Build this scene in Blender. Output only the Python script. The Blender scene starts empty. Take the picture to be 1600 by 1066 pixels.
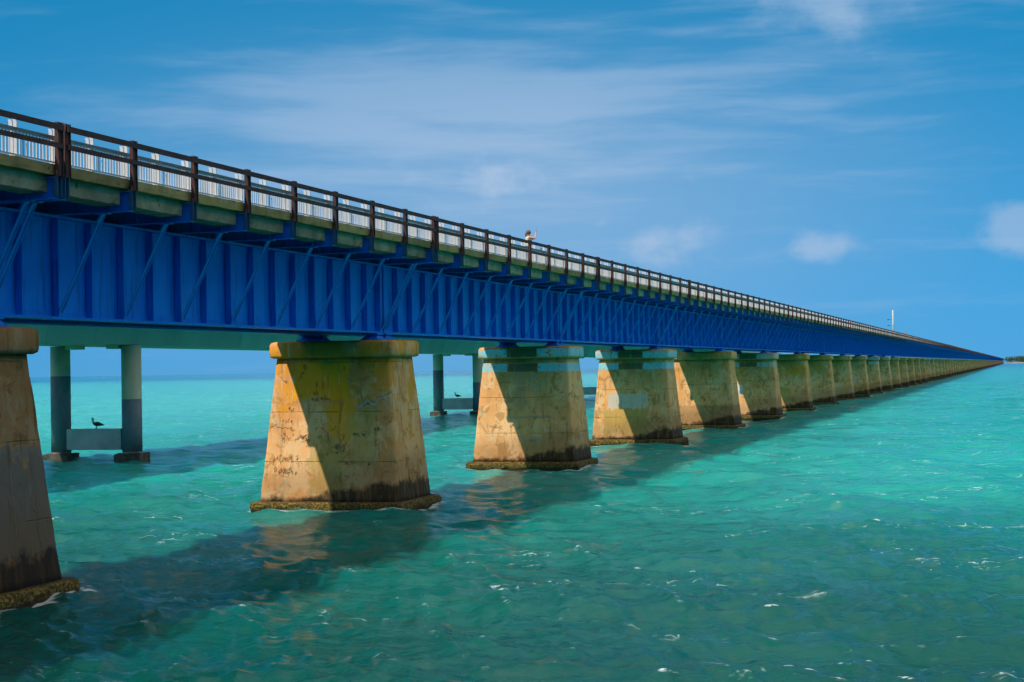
import bpy, math, random
import numpy as np
from mathutils import Matrix, Vector
random.seed(7); rng = np.random.default_rng(11)
S = bpy.context.scene; COL = S.collection
# ------------------------------------------------------------------ camera
F_PX = 2600.0; YAW, PITCH, ROLL = 0.2927, 0.0170, -0.0165
CAM = Vector((23.2626, 0.0, 4.9238)); Y0 = 31.8523; L = 24.384; PAN = L/8
fw = Vector((-math.sin(YAW)*math.cos(PITCH), math.cos(YAW)*math.cos(PITCH), math.sin(PITCH)))
rt = Vector((math.cos(YAW), math.sin(YAW), 0)); up = rt.cross(fw)
r2 = rt*math.cos(ROLL)+up*math.sin(ROLL); u2 = -rt*math.sin(ROLL)+up*math.cos(ROLL)
cd = bpy.data.cameras.new('camera'); cam = bpy.data.objects.new('camera', cd); COL.objects.link(cam)
cd.sensor_width = 36; cd.lens = F_PX/1600*36; cd.clip_end = 120000; cd.clip_start = 0.5
M = Matrix((r2, u2, -fw)).transposed().to_4x4(); M.translation = CAM; cam.matrix_world = M
S.camera = cam
# ------------------------------------------------------------------ sun and sky
SUN_TO = Vector((-0.40, -0.70, 1.0)).normalized()
sun_el = math.asin(SUN_TO.z); sun_az = math.atan2(SUN_TO.x, SUN_TO.y)
sd = bpy.data.lights.new('sun', 'SUN'); sd.energy = 4.6; sd.angle = math.radians(0.5); sd.color = (1.0, 0.96, 0.90)
sun = bpy.data.objects.new('sun', sd); COL.objects.link(sun)
sun.rotation_euler = SUN_TO.to_track_quat('Z', 'Y').to_euler(); sun.location = (-60, -80, 120)
S.view_settings.view_transform = 'Standard'; S.view_settings.look = 'None'
S.view_settings.exposure = 0.0; S.view_settings.gamma = 1.0
S.cycles.use_denoising = True; S.cycles.max_bounces = 4; S.cycles.diffuse_bounces = 3; S.cycles.glossy_bounces = 3; S.cycles.adaptive_threshold = 0.03; S.cycles.caustics_reflective = False

class NT:
    """small helper to write node trees"""
    def __init__(s, tree): s.t = tree; s.n = tree.nodes; s.l = tree.links
    def new(s, typ, **kw):
        n = s.n.new(typ)
        for k, v in kw.items(): setattr(n, k, v)
        return n
    def put(s, sock, v):
        if isinstance(v, bpy.types.NodeSocket): s.l.new(v, sock)
        elif v is not None: sock.default_value = v
    def math(s, op, a, b=None, c=None, clamp=False):
        n = s.new('ShaderNodeMath', operation=op); n.use_clamp = clamp
        for i, v in enumerate((a, b, c)):
            if v is not None: s.put(n.inputs[i], v)
        return n.outputs[0]
    def vmul(s, v, k):
        n = s.new('ShaderNodeVectorMath', operation='MULTIPLY'); s.put(n.inputs[0], v); n.inputs[1].default_value = k; return n.outputs[0]
    def vadd(s, v, k):
        n = s.new('ShaderNodeVectorMath', operation='ADD'); s.put(n.inputs[0], v); s.put(n.inputs[1], k); return n.outputs[0]
    def dot(s, v, k):
        n = s.new('ShaderNodeVectorMath', operation='DOT_PRODUCT'); s.put(n.inputs[0], v); n.inputs[1].default_value = k; return n.outputs['Value']
    def noise(s, vec, scale=1, detail=4, rough=.55, dist=0.0, col=False):
        n = s.new('ShaderNodeTexNoise'); s.put(n.inputs['Vector'], vec); n.inputs['Scale'].default_value = scale
        n.inputs['Detail'].default_value = detail; n.inputs['Roughness'].default_value = rough; n.inputs['Distortion'].default_value = dist
        return n.outputs['Color' if col else 'Fac']
    def smooth(s, v, a, b, lo=0., hi=1.):
        n = s.new('ShaderNodeMapRange', interpolation_type='SMOOTHSTEP'); s.put(n.inputs[0], v)
        for i, q in enumerate((a, b, lo, hi)): n.inputs[i+1].default_value = q
        return n.outputs[0]
    def mix(s, f, a, b, mode='MIX'):
        n = s.new('ShaderNodeMix', data_type='RGBA', blend_type=mode)
        s.put(n.inputs[0], f)
        for i, v in ((6, a), (7, b)):
            s.put(n.inputs[i], v if isinstance(v, bpy.types.NodeSocket) else (*v, 1))
        return n.outputs[2]
    def sep(s, v):
        n = s.new('ShaderNodeSeparateXYZ'); s.put(n.inputs[0], v); return n.outputs
    def comb(s, x, y, z):
        n = s.new('ShaderNodeCombineXYZ')
        for i, v in enumerate((x, y, z)): s.put(n.inputs[i], v)
        return n.outputs[0]
    def bump(s, h, strength=.3, dist=.02, normal=None):
        n = s.new('ShaderNodeBump'); s.put(n.inputs['Height'], h); n.inputs['Strength'].default_value = strength; n.inputs['Distance'].default_value = dist
        if normal: s.put(n.inputs['Normal'], normal)
        return n.outputs[0]

W = bpy.data.worlds.new('World'); S.world = W; W.use_nodes = True
t = NT(W.node_tree); t.n.clear()
sky = t.new('ShaderNodeTexSky', sky_type='NISHITA'); sky.sun_disc = False
sky.sun_elevation = sun_el; sky.sun_rotation = sun_az
sky.altitude = 0; sky.air_density = 1.0; sky.dust_density = 0.15; sky.ozone_density = 3.0
bw = t.new('ShaderNodeRGBToBW'); t.l.new(sky.outputs[0], bw.inputs[0])
lum = t.math('MULTIPLY', t.math('POWER', bw.outputs[0], .42), 1.55)
azure = t.mix(1.0, t.comb(lum, lum, lum), (0.01, 0.92, 2.0), 'MULTIPLY')
skyc = t.mix(.98, sky.outputs[0], azure)
d = t.new('ShaderNodeTexCoord').outputs['Generated']
fh = Vector((-math.sin(YAW), math.cos(YAW), 0))
a_ = t.math('ARCTAN2', t.dot(d, rt), t.dot(d, fh)); e_ = t.sep(d)[2]
def blob(u, v, su, sv):     # soft cloud bank in the sky, centre and size as azimuth and elevation
    x = t.math('DIVIDE', t.math('SUBTRACT', a_, math.atan((u-800)/F_PX)), su/F_PX)
    y = t.math('DIVIDE', t.math('SUBTRACT', e_, (578-v)/F_PX), sv/F_PX)
    r = t.math('ADD', t.math('MULTIPLY', x, x), t.math('MULTIPLY', y, y))
    return t.math('EXPONENT', t.math('MULTIPLY', r, -1.0))
warp = t.noise(t.comb(t.math('MULTIPLY', a_, 9.), t.math('MULTIPLY', e_, 20.), 1.7), 1, 3)
st = t.noise(t.comb(t.math('MULTIPLY', a_, 7.), t.math('ADD', t.math('MULTIPLY', e_, 62.), t.math('MULTIPLY', warp, .9)), 3.1), 1, 5, .55)
cu = t.noise(t.comb(t.math('MULTIPLY', a_, 22.), t.math('MULTIPLY', e_, 34.), 8.4), 1, 5, .55)
wide = t.noise(t.comb(t.math('MULTIPLY', a_, 2.5), t.math('MULTIPLY', e_, 5.), 12.), 1, 3)
band = t.math('ADD', blob(760, 150, 500, 75), t.math('MULTIPLY', blob(700, 250, 420, 110), .55))
band = t.math('ADD', band, t.math('MULTIPLY', blob(1330, 10, 260, 45), .8))
band = t.math('ADD', band, t.smooth(wide, .56, .72, 0, .45))
streak = t.smooth(t.math('ADD', st, t.math('MULTIPLY', t.math('SUBTRACT', band, 1.), .42)), .10, .58)
puff = t.math('ADD', t.math('MULTIPLY', blob(1060, 385, 140, 65), 1.2), t.math('ADD', t.math('MULTIPLY', blob(1290, 405, 70, 40), 1.25), t.math('MULTIPLY', blob(1610, 375, 85, 48), 1.7)))
puff = t.math('ADD', puff, t.math('ADD', t.math('MULTIPLY', blob(830, 260, 230, 90), .7), t.math('MULTIPLY', blob(1340, 35, 190, 75), 1.1)))
pm = t.smooth(t.math('ADD', cu, t.math('MULTIPLY', t.math('SUBTRACT', puff, 1.), .42)), .34, .70)
soft = t.math('MULTIPLY', blob(800, 330, 600, 210), .50)
fill_clouds = t.math('MULTIPLY', t.smooth(t.noise(t.vmul(d, (1, 1, 1.8)), 3.2, 3, .55), .40, .60), t.smooth(e_, .32, .56))  # unseen bright cloud cover added overhead to fill the shaded sides
cm = t.math('ADD', t.math('MULTIPLY', streak, .44), t.math('ADD', t.math('MULTIPLY', pm, .50), t.math('ADD', soft, t.math('MULTIPLY', t.math('EXPONENT', t.math('MULTIPLY', t.math('ABSOLUTE', e_), -16.)), .16))), clamp=True)
skyc = t.mix(cm, skyc, (3.6, 5.2, 7.4))
skyc = t.mix(t.math('MULTIPLY', fill_clouds, .9), skyc, (16., 13.8, 11.6))
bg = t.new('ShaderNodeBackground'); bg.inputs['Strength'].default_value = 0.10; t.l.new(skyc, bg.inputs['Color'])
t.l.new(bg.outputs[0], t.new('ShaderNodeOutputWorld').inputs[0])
W.cycles.sampling_method = 'NONE'

# ------------------------------------------------------------------ materials
def material(name):
    m = bpy.data.materials.new(name); m.use_nodes = True; t = NT(m.node_tree)
    b = t.n['Principled BSDF']; return m, t, b
def oc(t, rnd=True):
    v = t.new('ShaderNodeTexCoord').outputs['Object']
    if rnd:
        r = t.new('ShaderNodeObjectInfo').outputs['Random']
        return t.vadd(v, t.comb(t.math('MULTIPLY', r, 57.), t.math('MULTIPLY', r, 31.), t.math('MULTIPLY', r, 13.)))
    return v

def m_simple(name, c1, c2, rough=.5, scale=3., metal=0., bump=.1, stretch=(1, 1, 1), spots=None, rnd=True, spec=.5, tint=0.):
    m, t, b = material(name); v = t.vmul(oc(t, rnd), stretch)
    c = t.mix(t.smooth(t.noise(v, scale, 6), .3, .7), c1, c2)
    if tint:
        r = t.new('ShaderNodeObjectInfo').outputs['Random']
        c = t.mix(1., c, t.comb(*[t.smooth(r, 0, 1, 1-tint, 1+tint)]*3), 'MULTIPLY')
    if spots: c = t.mix(t.smooth(t.noise(v, scale*spots[1], 5, .65), spots[2], spots[2]+.08), c, spots[0])
    t.put(b.inputs['Base Color'], c); b.inputs['Roughness'].default_value = rough; b.inputs['Metallic'].default_value = metal
    b.inputs['Specular IOR Level'].default_value = spec
    if bump: t.put(b.inputs['Normal'], t.bump(t.noise(v, scale*6, 5), bump, .02))
    return m

def m_blue():
    m, t, b = material('blue_steel_paint'); v = oc(t)
    c = t.mix(t.smooth(t.noise(v, .8, 5), .3, .7), (.002, .175, .70), (.003, .225, .80))
    c = t.mix(t.math('MULTIPLY', t.smooth(t.noise(t.vmul(v, (6, 6, .5)), 1, 4), .48, .72), .55), c, (.002, .075, .32))
    c = t.mix(t.smooth(t.noise(v, .35, 6, .6), .52, .7, 0, .45), c, (.02, .25, .62))
    c = t.mix(t.smooth(t.noise(t.vmul(v, (9, 9, .9)), 1, 6, .65), .66, .74, 0, .5), c, (.09, .045, .03))
    c = t.mix(t.math('MULTIPLY', t.smooth(t.noise(v, 9, 6, .7), .68, .74), .6), c, (.05, .03, .03))
    t.put(b.inputs['Base Color'], c); b.inputs['Roughness'].default_value = .5; b.inputs['Specular IOR Level'].default_value = .25
    t.put(b.inputs['Normal'], t.bump(t.noise(v, 2.2, 3), .12, .05)); return m

def m_pier(name, yellow=0., aqua=0., patches=(), dirt=1.0, tone=(1, 1, 1)):
    """weathered pier concrete: x across the bridge, z up from the water, in object coordinates"""
    m, t, b = material(name); p = oc(t, False); pr = oc(t)
    x, y, z = t.sep(p)[0], t.sep(p)[1], t.sep(p)[2]
    T = lambda c: tuple(q*k for q, k in zip(c, tone))
    n1 = t.noise(pr, .55, 5, .6); n2 = t.noise(pr, 2.3, 6, .6)
    wob = t.math('MULTIPLY', t.math('SUBTRACT', t.noise(pr, 1.9, 5), .5), 1.0)
    wob2 = t.math('MULTIPLY', t.math('SUBTRACT', t.noise(pr, 5.0, 5), .5), .35)
    c = t.mix(t.smooth(n1, .32, .68), T((.86, .415, .155)), T((.72, .295, .080)))
    c = t.mix(t.smooth(n2, .45, .8, 0, .7), c, T((.82, .50, .22)))
    def boxmask(x0, x1, z0, z1, soft=.08, w=1.):
        wx = t.math('ADD', x, t.math('MULTIPLY', t.math('ADD', wob, wob2), w)); wz = t.math('ADD', z, t.math('MULTIPLY', t.math('ADD', wob, wob2), w*1.2))
        q = t.math('MULTIPLY', t.smooth(wx, x0-soft, x0+soft), t.smooth(wx, x1-soft, x1+soft, 1, 0))
        return t.math('MULTIPLY', q, t.math('MULTIPLY', t.smooth(wz, z0-soft, z0+soft), t.smooth(wz, z1-soft, z1+soft, 1, 0)))
    peel = t.noise(t.vmul(pr, (1., 1., .7)), 1.15, 5, .62, .6)
    c = t.mix(t.smooth(peel, .545, .575, 0, .5), c, T((.86, .56, .28)))
    c = t.mix(t.smooth(t.noise(t.vadd(pr, (9., 4., 2.)), 1.5, 5, .62, .8), .56, .60, 0, .6), c, T((.40, .185, .045)))
    c = t.mix(t.smooth(t.noise(t.vadd(pr, (2., 14., 5.)), 2.1, 4, .65, .5), .60, .64, 0, .55), c, T((.62, .43, .25)))
    if yellow:
        ym = t.smooth(t.math('ADD', t.noise(pr, .9, 6, .6), t.smooth(z, 5.6, 1., .08, -.12)), .53, .60)
        c = t.mix(t.math('MULTIPLY', ym, yellow), c, T((.78, .29, .006)))
    # grime the weather left under the deck, between the girder seats
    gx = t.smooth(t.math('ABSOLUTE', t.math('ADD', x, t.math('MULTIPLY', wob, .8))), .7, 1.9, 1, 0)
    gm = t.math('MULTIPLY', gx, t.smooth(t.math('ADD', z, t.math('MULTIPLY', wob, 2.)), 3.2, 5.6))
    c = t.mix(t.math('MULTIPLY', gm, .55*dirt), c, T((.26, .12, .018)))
    for (x0, x1, z0, z1, col, k, soft, w) in patches:
        c = t.mix(t.math('MULTIPLY', boxmask(x0, x1, z0, z1, soft, w), k), c, col)
    if aqua:
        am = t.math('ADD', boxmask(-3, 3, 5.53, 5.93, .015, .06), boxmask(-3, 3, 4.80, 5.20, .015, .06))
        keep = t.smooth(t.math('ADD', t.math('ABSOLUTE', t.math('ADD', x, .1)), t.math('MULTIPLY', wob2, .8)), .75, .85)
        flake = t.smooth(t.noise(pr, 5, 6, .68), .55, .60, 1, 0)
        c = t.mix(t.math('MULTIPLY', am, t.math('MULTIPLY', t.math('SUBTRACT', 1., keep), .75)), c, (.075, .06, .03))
        c = t.mix(t.math('MULTIPLY', t.math('MULTIPLY', am, flake), t.math('MULTIPLY', t.math('ADD', t.math('MULTIPLY', keep, .95), .03), aqua)), c, (.24, .58, .64))
    # streaks, pits, cracks
    sv = t.vmul(pr, (5.5, 5.5, .45))
    sn = t.noise(sv, 1, 5, .6)
    c = t.mix(t.smooth(sn, .54, .72, 0, .55*dirt), c, T((.25, .11, .03)))
    c = t.mix(t.smooth(t.noise(t.vmul(pr, (8, 8, .6)), 1, 4), .60, .72, 0, .5), c, T((.66, .52, .33)))
    pits = t.smooth(t.noise(t.vmul(pr, (17, 17, 4.5)), 1, 3, .5), .70, .74)
    c = t.mix(t.math('MULTIPLY', pits, .75), c, (.04, .027, .014))
    vo = t.new('ShaderNodeTexVoronoi', feature='DISTANCE_TO_EDGE'); vo.inputs['Scale'].default_value = .62
    t.put(vo.inputs['Vector'], t.vadd(t.vmul(pr, (1, 1, .75)), t.vmul(t.noise(pr, 2.2, 5, col=True), (.55, .55, .55))))
    crk = t.smooth(vo.outputs['Distance'], .003, .010, 1, 0)
    crk = t.math('MULTIPLY', crk, t.smooth(t.noise(pr, 1.1, 3), .53, .60))
    c = t.mix(t.math('MULTIPLY', crk, .6), c, (.05, .035, .02))
    # casting lifts
    lift = t.math('PINGPONG', t.math('ADD', z, t.math('MULTIPLY', wob2, .12)), .88)
    lm = t.math('MULTIPLY', t.smooth(lift, .0, .026, 1, 0), t.smooth(t.noise(pr, 1.2, 3), .42, .54))
    c = t.mix(t.math('MULTIPLY', lm, .7), c, (.12, .07, .03))
    # rust bleeding
    rm = t.smooth(t.noise(t.vmul(pr, (2.4, 2.4, .7)), 1, 5, .6), .67, .75)
    c = t.mix(t.math('MULTIPLY', rm, .6), c, (.33, .12, .02))
    # tide mark and growth near the water
    tz = t.math('ADD', z, t.math('MULTIPLY', t.math('ADD', wob, wob2), -.9))
    tz = t.math('SUBTRACT', tz, t.smooth(x, -1., 2.6, 0., .55))
    c = t.mix(t.smooth(t.math('ADD', tz, t.math('MULTIPLY', wob, 1.2)), .9, 1.9, .42, 0), c, (.17, .085, .03))
    c = t.mix(t.math('MULTIPLY', t.smooth(tz, .36, .66, .92, 0), t.smooth(sn, .3, .55, .72, 1.)), c, (.022, .015, .008))
    gr = t.smooth(t.noise(pr, 13, 5, .7), .45, .62)
    gcol = t.mix(gr, (.05, .033, .010), (.26, .17, .025))
    c = t.mix(t.smooth(z, .34, .37, 1, 0), c, gcol)
    c = t.mix(t.smooth(t.math('ADD', z, wob2), .02, .16, .9, 0), c, (.02, .017, .008))
    t.put(b.inputs['Base Color'], c); b.inputs['Roughness'].default_value = .88; b.inputs['Specular IOR Level'].default_value = .25
    h = t.math('ADD', t.math('MULTIPLY', n2, .6), t.math('MULTIPLY', t.noise(pr, 22, 6, .65), .35))
    h = t.math('SUBTRACT', h, t.math('ADD', t.math('MULTIPLY', pits, .7), t.math('ADD', t.math('MULTIPLY', crk, .9), t.math('MULTIPLY', lm, .5))))
    t.put(b.inputs['Normal'], t.bump(h, .55, .05)); return m

def m_water():
    m, t, b = material('sea_water'); p = t.new('ShaderNodeTexCoord').outputs['Object']
    xs = t.sep(p); x, y = xs[0], xs[1]
    nb = t.noise(p, .012, 4, .5); nm = t.noise(t.vmul(p, (.06, .035, .06)), 1, 5, .6)
    c = t.mix(t.smooth(nm, .3, .7), (.006, .255, .205), (.012, .325, .270))
    # shallow sand flat beyond the second bridge, blue deeper water far out
    flat = t.smooth(t.math('ADD', t.math('ADD', x, t.math('MULTIPLY', y, .12)), t.math('MULTIPLY', nb, 40.)), -60., 15., 1, 0)
    c = t.mix(t.math('MULTIPLY', flat, .8), c, (.070, .46, .36))
    near_dark = t.smooth(t.math('ADD', y, t.math('MULTIPLY', t.math('SUBTRACT', nm, .5), 30.)), 16., 88., 1, 0)  # near water darkened in its colour for steeper view and vignette
    c = t.mix(t.math('MULTIPLY', near_dark, .95), c, (.0006, .036, .029))
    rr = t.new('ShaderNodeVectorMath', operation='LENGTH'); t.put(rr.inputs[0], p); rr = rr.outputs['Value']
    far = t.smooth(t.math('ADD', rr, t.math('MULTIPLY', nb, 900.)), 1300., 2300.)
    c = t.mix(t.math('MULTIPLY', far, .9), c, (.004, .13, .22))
    weed = t.smooth(t.noise(t.vmul(p, (.11, .07, .1)), 1, 4, .6), .56, .70)
    c = t.mix(t.math('MULTIPLY', t.math('MULTIPLY', weed, near_dark), .5), c, (.010, .085, .045))
    # foam: whitecaps where crests fold, flecks drifting on the current
    at = t.new('ShaderNodeAttribute', attribute_name='fold').outputs['Fac']
    wk = t.new('ShaderNodeAttribute', attribute_name='wake').outputs['Fac']
    fb = t.noise(t.vadd(t.vmul(p, (1.5, 4.2, 1)), t.vmul(t.noise(p, 1.1, 3, col=True), (1.5, 1.5, 0))), 1, 5, .72); fp = t.noise(t.vmul(p, (.09, .06, 1)), 1, 4, .6)
    f1 = t.math('MULTIPLY', t.smooth(t.math('ADD', at, t.math('MULTIPLY', t.math('SUBTRACT', fb, .5), 2.2)), .60, .95), t.smooth(fp, .42, .58))
    lace = t.new('ShaderNodeTexVoronoi', feature='DISTANCE_TO_EDGE'); lace.inputs['Scale'].default_value = 1.0
    t.put(lace.inputs['Vector'], t.vadd(t.vmul(p, (1.5, 2.2, 1)), t.vmul(t.noise(p, 1.3, 4, col=True), (1.6, 1.6, 0))))
    lm = t.smooth(lace.outputs['Distance'], .0, .05, 1, 0)
    f2 = t.math('MULTIPLY', lm, t.math('MULTIPLY', t.smooth(t.noise(t.vmul(p, (.22, .35, 1)), 1, 5, .6), .54, .66), t.smooth(fb, .48, .62)))
    f3 = t.math('MULTIPLY', t.smooth(t.math('ADD', wk, t.math('MULTIPLY', t.math('SUBTRACT', fb, .5), 1.8)), .55, .95), .9)
    cap = t.noise(t.vmul(p, (.36, 1.0, 1)), 1, 5, .66)
    f4 = t.math('MULTIPLY', t.smooth(cap, .61, .68), t.math('MULTIPLY', t.smooth(y, 45., 90.), t.smooth(fb, .46, .60)))
    fine = t.noise(t.vmul(p, (6., 15., 1)), 1, 3, .7)
    f1 = t.math('MULTIPLY', f1, t.smooth(fine, .44, .60)); f4 = t.math('MULTIPLY', f4, t.smooth(fine, .40, .58))
    foam = t.math('MAXIMUM', t.math('MAXIMUM', f1, t.math('MULTIPLY', f2, .7)), t.math('MAXIMUM', f3, f4), clamp=True)
    c = t.mix(foam, c, (.68, .78, .78))
    t.put(b.inputs['Base Color'], c); b.subsurface_method = 'BURLEY'; b.inputs['Subsurface Weight'].default_value = .8; b.inputs['Subsurface Radius'].default_value = (.6, 1.0, 1.0); b.inputs['Subsurface Scale'].default_value = 1.2
    b.inputs['IOR'].default_value = 1.33; b.inputs['Specular IOR Level'].default_value = .25
    t.put(b.inputs['Roughness'], t.math('ADD', t.math('MULTIPLY', foam, .6), .13))
    h = t.math('ADD', t.math('MULTIPLY', t.noise(t.vmul(p, (2.2, 3.6, 1)), 1, 6, .62), .8), t.math('MULTIPLY', t.noise(t.vmul(p, (.5, .85, 1)), 1, 4, .6), 1.5))
    h = t.math('MULTIPLY', h, t.smooth(t.noise(t.vmul(p, (.05, .09, 1)), 1, 4, .6), .35, .65, .55, 1.35))
    t.put(b.inputs['Normal'], t.bump(h, .7, .16)); return m

MAT = {
 'blue': m_blue(),
 'rust': m_simple('rusted_rail_steel', (.085, .020, .013), (.035, .011, .009), .75, 3.5, spots=((.11, .025, .010), 2.5, .66), bump=.3),
 'strut': m_simple('strut_blue_caught_light', (.008, .24, .72), (.012, .28, .76), .5, 2., spots=((.06, .05, .05), 3., .68), bump=.05),  # lighter than the girder blue: light caught on the struts, painted in
 'teal': m_simple('faded_teal_paint', (.012, .075, .17), (.02, .10, .18), .6, 3., spots=((.10, .04, .02), 2.5, .62), bump=.1),
 'white': m_simple('white_aluminium', (.62, .61, .60), (.54, .54, .54), .4, 2., bump=.05),
 'grey': m_simple('grey_handrail', (.30, .30, .30), (.22, .22, .22), .5, 2., bump=.05),
 'kerb': m_simple('mossy_kerb_concrete', (.46, .275, .095), (.28, .165, .055), .9, 1.6, spots=((.045, .035, .016), 2.2, .60), bump=.6, tint=.18),
 'slab': m_simple('spalled_slab_concrete', (.42, .30, .19), (.25, .17, .10), .9, 1.6, spots=((.07, .06, .035), 2.0, .62), bump=.6, tint=.15),
 'conc': m_simple('grey_green_box_concrete', (.33, .38, .33), (.27, .32, .28), .85, .35, bump=.2, tint=.10, stretch=(1, 1, 1)),
 'pile': m_simple('pile_concrete', (.66, .54, .37), (.52, .42, .28), .85, 1.2, spots=((.12, .11, .08), 2., .64), bump=.3, stretch=(1, 1, .5)),
 'coat': m_simple('dark_pile_coating', (.12, .135, .15), (.21, .225, .24), .6, .9, spots=((.25, .27, .28), 2.5, .68), bump=.2, stretch=(1, 1, .6)),
 'beam': m_simple('stained_crossbeam_concrete', (.36, .35, .34), (.48, .47, .45), .8, 1.1, spots=((.55, .55, .54), 2.2, .62), bump=.3),
 'foot': m_simple('barnacled_footing', (.05, .035, .022), (.12, .10, .08), .95, 3., spots=((.22, .13, .03), 2., .62), bump=.8),
 'bird': m_simple('pelican_plumage', (.030, .026, .024), (.055, .048, .042), .8, 14., bump=.2),
 'bill': m_simple('pelican_bill', (.07, .055, .04), (.10, .08, .05), .6, 9., bump=0),
 'skin': m_simple('skin', (.62, .34, .22), (.56, .30, .19), .55, 6., bump=0),
 'hair': m_simple('brown_hair', (.10, .055, .025), (.19, .11, .05), .6, 30., bump=.2, stretch=(1, 1, .2)),
 'top': m_simple('pale_tank_top', (.62, .58, .42), (.55, .52, .36), .8, 8., bump=.1),
 'shorts': m_simple('dark_shorts', (.03, .035, .06), (.04, .045, .07), .8, 8., bump=.1),
 'phone': m_simple('phone_case', (.02, .02, .022), (.025, .025, .03), .3, 8., bump=0),
 'orange': m_simple('orange_shirt', (.62, .13, .06), (.55, .11, .05), .8, 8., bump=0),
 'pink': m_simple('pale_lilac_shirt', (.66, .58, .72), (.6, .55, .66), .8, 8., bump=0),
 'whites': m_simple('white_shirt', (.78, .78, .76), (.72, .72, .7), .8, 8., bump=0),
 'pole': m_simple('weathered_white_pole', (.62, .62, .56), (.52, .52, .47), .7, 1., bump=.1),
 'land': m_simple('island_ground', (.30, .26, .18), (.16, .16, .09), .95, .05, bump=0, rnd=False),
 'leaf': m_simple('island_foliage', (.030, .055, .022), (.055, .085, .032), .8, .4, bump=0),
 'ink': m_simple('black_spray_paint', (.24, .125, .055), (.34, .18, .08), .8, 3., bump=0),
 'chalk': m_simple('white_spray_paint', (.50, .46, .40), (.42, .38, .32), .8, 3., bump=0),
 'roof': m_simple('white_house_paint', (.7, .7, .68), (.6, .6, .58), .7, .2, bump=0),
 'road': m_simple('old_asphalt', (.06, .06, .058), (.045, .045, .043), .9, .8, bump=.2),
}

# ------------------------------------------------------------------ mesh helpers
class MB:
    def __init__(s): s.v = []; s.f = []
    def add(s, vs, fs):
        o = len(s.v); s.v += [tuple(q) for q in vs]; s.f += [tuple(i+o for i in f) for f in fs]; return s
    def box(s, x0, x1, y0, y1, z0, z1):
        return s.add([(x0,y0,z0),(x1,y0,z0),(x1,y1,z0),(x0,y1,z0),(x0,y0,z1),(x1,y0,z1),(x1,y1,z1),(x0,y1,z1)],
                     [(0,3,2,1),(4,5,6,7),(0,1,5,4),(1,2,6,5),(2,3,7,6),(3,0,4,7)])
    def beam(s, p, q, w, h, side=(0, 1, 0)):
        p, q = Vector(p), Vector(q); a = (q-p).normalized(); sd = Vector(side); n = a.cross(sd).normalized(); sd = n.cross(a).normalized()
        c = [sd*w/2*i+n*h/2*j for i, j in ((-1,-1),(1,-1),(1,1),(-1,1))]
        return s.loft([[p+k for k in c], [q+k for k in c]])
    def loft(s, rings, cap=True):
        n = len(rings[0]); vs = [v for r in rings for v in r]; fs = []
        for i in range(len(rings)-1):
            for j in range(n):
                k = (j+1) % n; fs.append((i*n+j, i*n+k, (i+1)*n+k, (i+1)*n+j))
        if cap: fs += [tuple(range(n))[::-1], tuple((len(rings)-1)*n+j for j in range(n))]
        return s.add(vs, fs)
    def tube(s, path, rad, n=10, sq=1.0):
        path = [Vector(p) for p in path]; rings = []
        for i, p in enumerate(path):
            a = (path[min(i+1, len(path)-1)]-path[max(i-1, 0)]).normalized()
            ref = Vector((0, 1, 0)) if abs(a.y) < .9 else Vector((1, 0, 0))
            b = a.cross(ref).normalized(); c = a.cross(b)
            rings.append([p+b*rad[i]*math.cos(2*math.pi*j/n)+c*rad[i]*sq*math.sin(2*math.pi*j/n) for j in range(n)])
        return s.loft(rings)
    def mesh(s, name, mat, smooth=False):
        m = bpy.data.meshes.new(name); m.from_pydata(s.v, [], s.f)
        m.materials.append(MAT[mat] if isinstance(mat, str) else mat)
        if smooth: m.shade_smooth()
        m.validate(); m.update(); return m
def put(name, mesh, parent=None, loc=(0, 0, 0), rz=0.):
    o = bpy.data.objects.new(name, mesh); COL.objects.link(o); o.location = loc
    if rz: o.rotation_euler = (0, 0, rz)
    if parent: o.parent = parent
    return o
def empty(name, loc=(0, 0, 0), rz=0., parent=None):
    o = put(name, None, parent, loc, rz); o.empty_display_size = .5; return o
def tag(o, label=None, cat=None, group=None, kind=None):
    for k, v in (('label', label), ('category', cat), ('group', group), ('kind', kind)):
        if v: o[k] = v
    return o
def soften(mesh, w, seg=2):
    import bmesh
    b = bmesh.new(); b.from_mesh(mesh); bmesh.ops.bevel(b, geom=b.edges[:], offset=w, segments=seg, affect='EDGES', profile=.5)
    b.to_mesh(mesh); b.free(); return mesh

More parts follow.
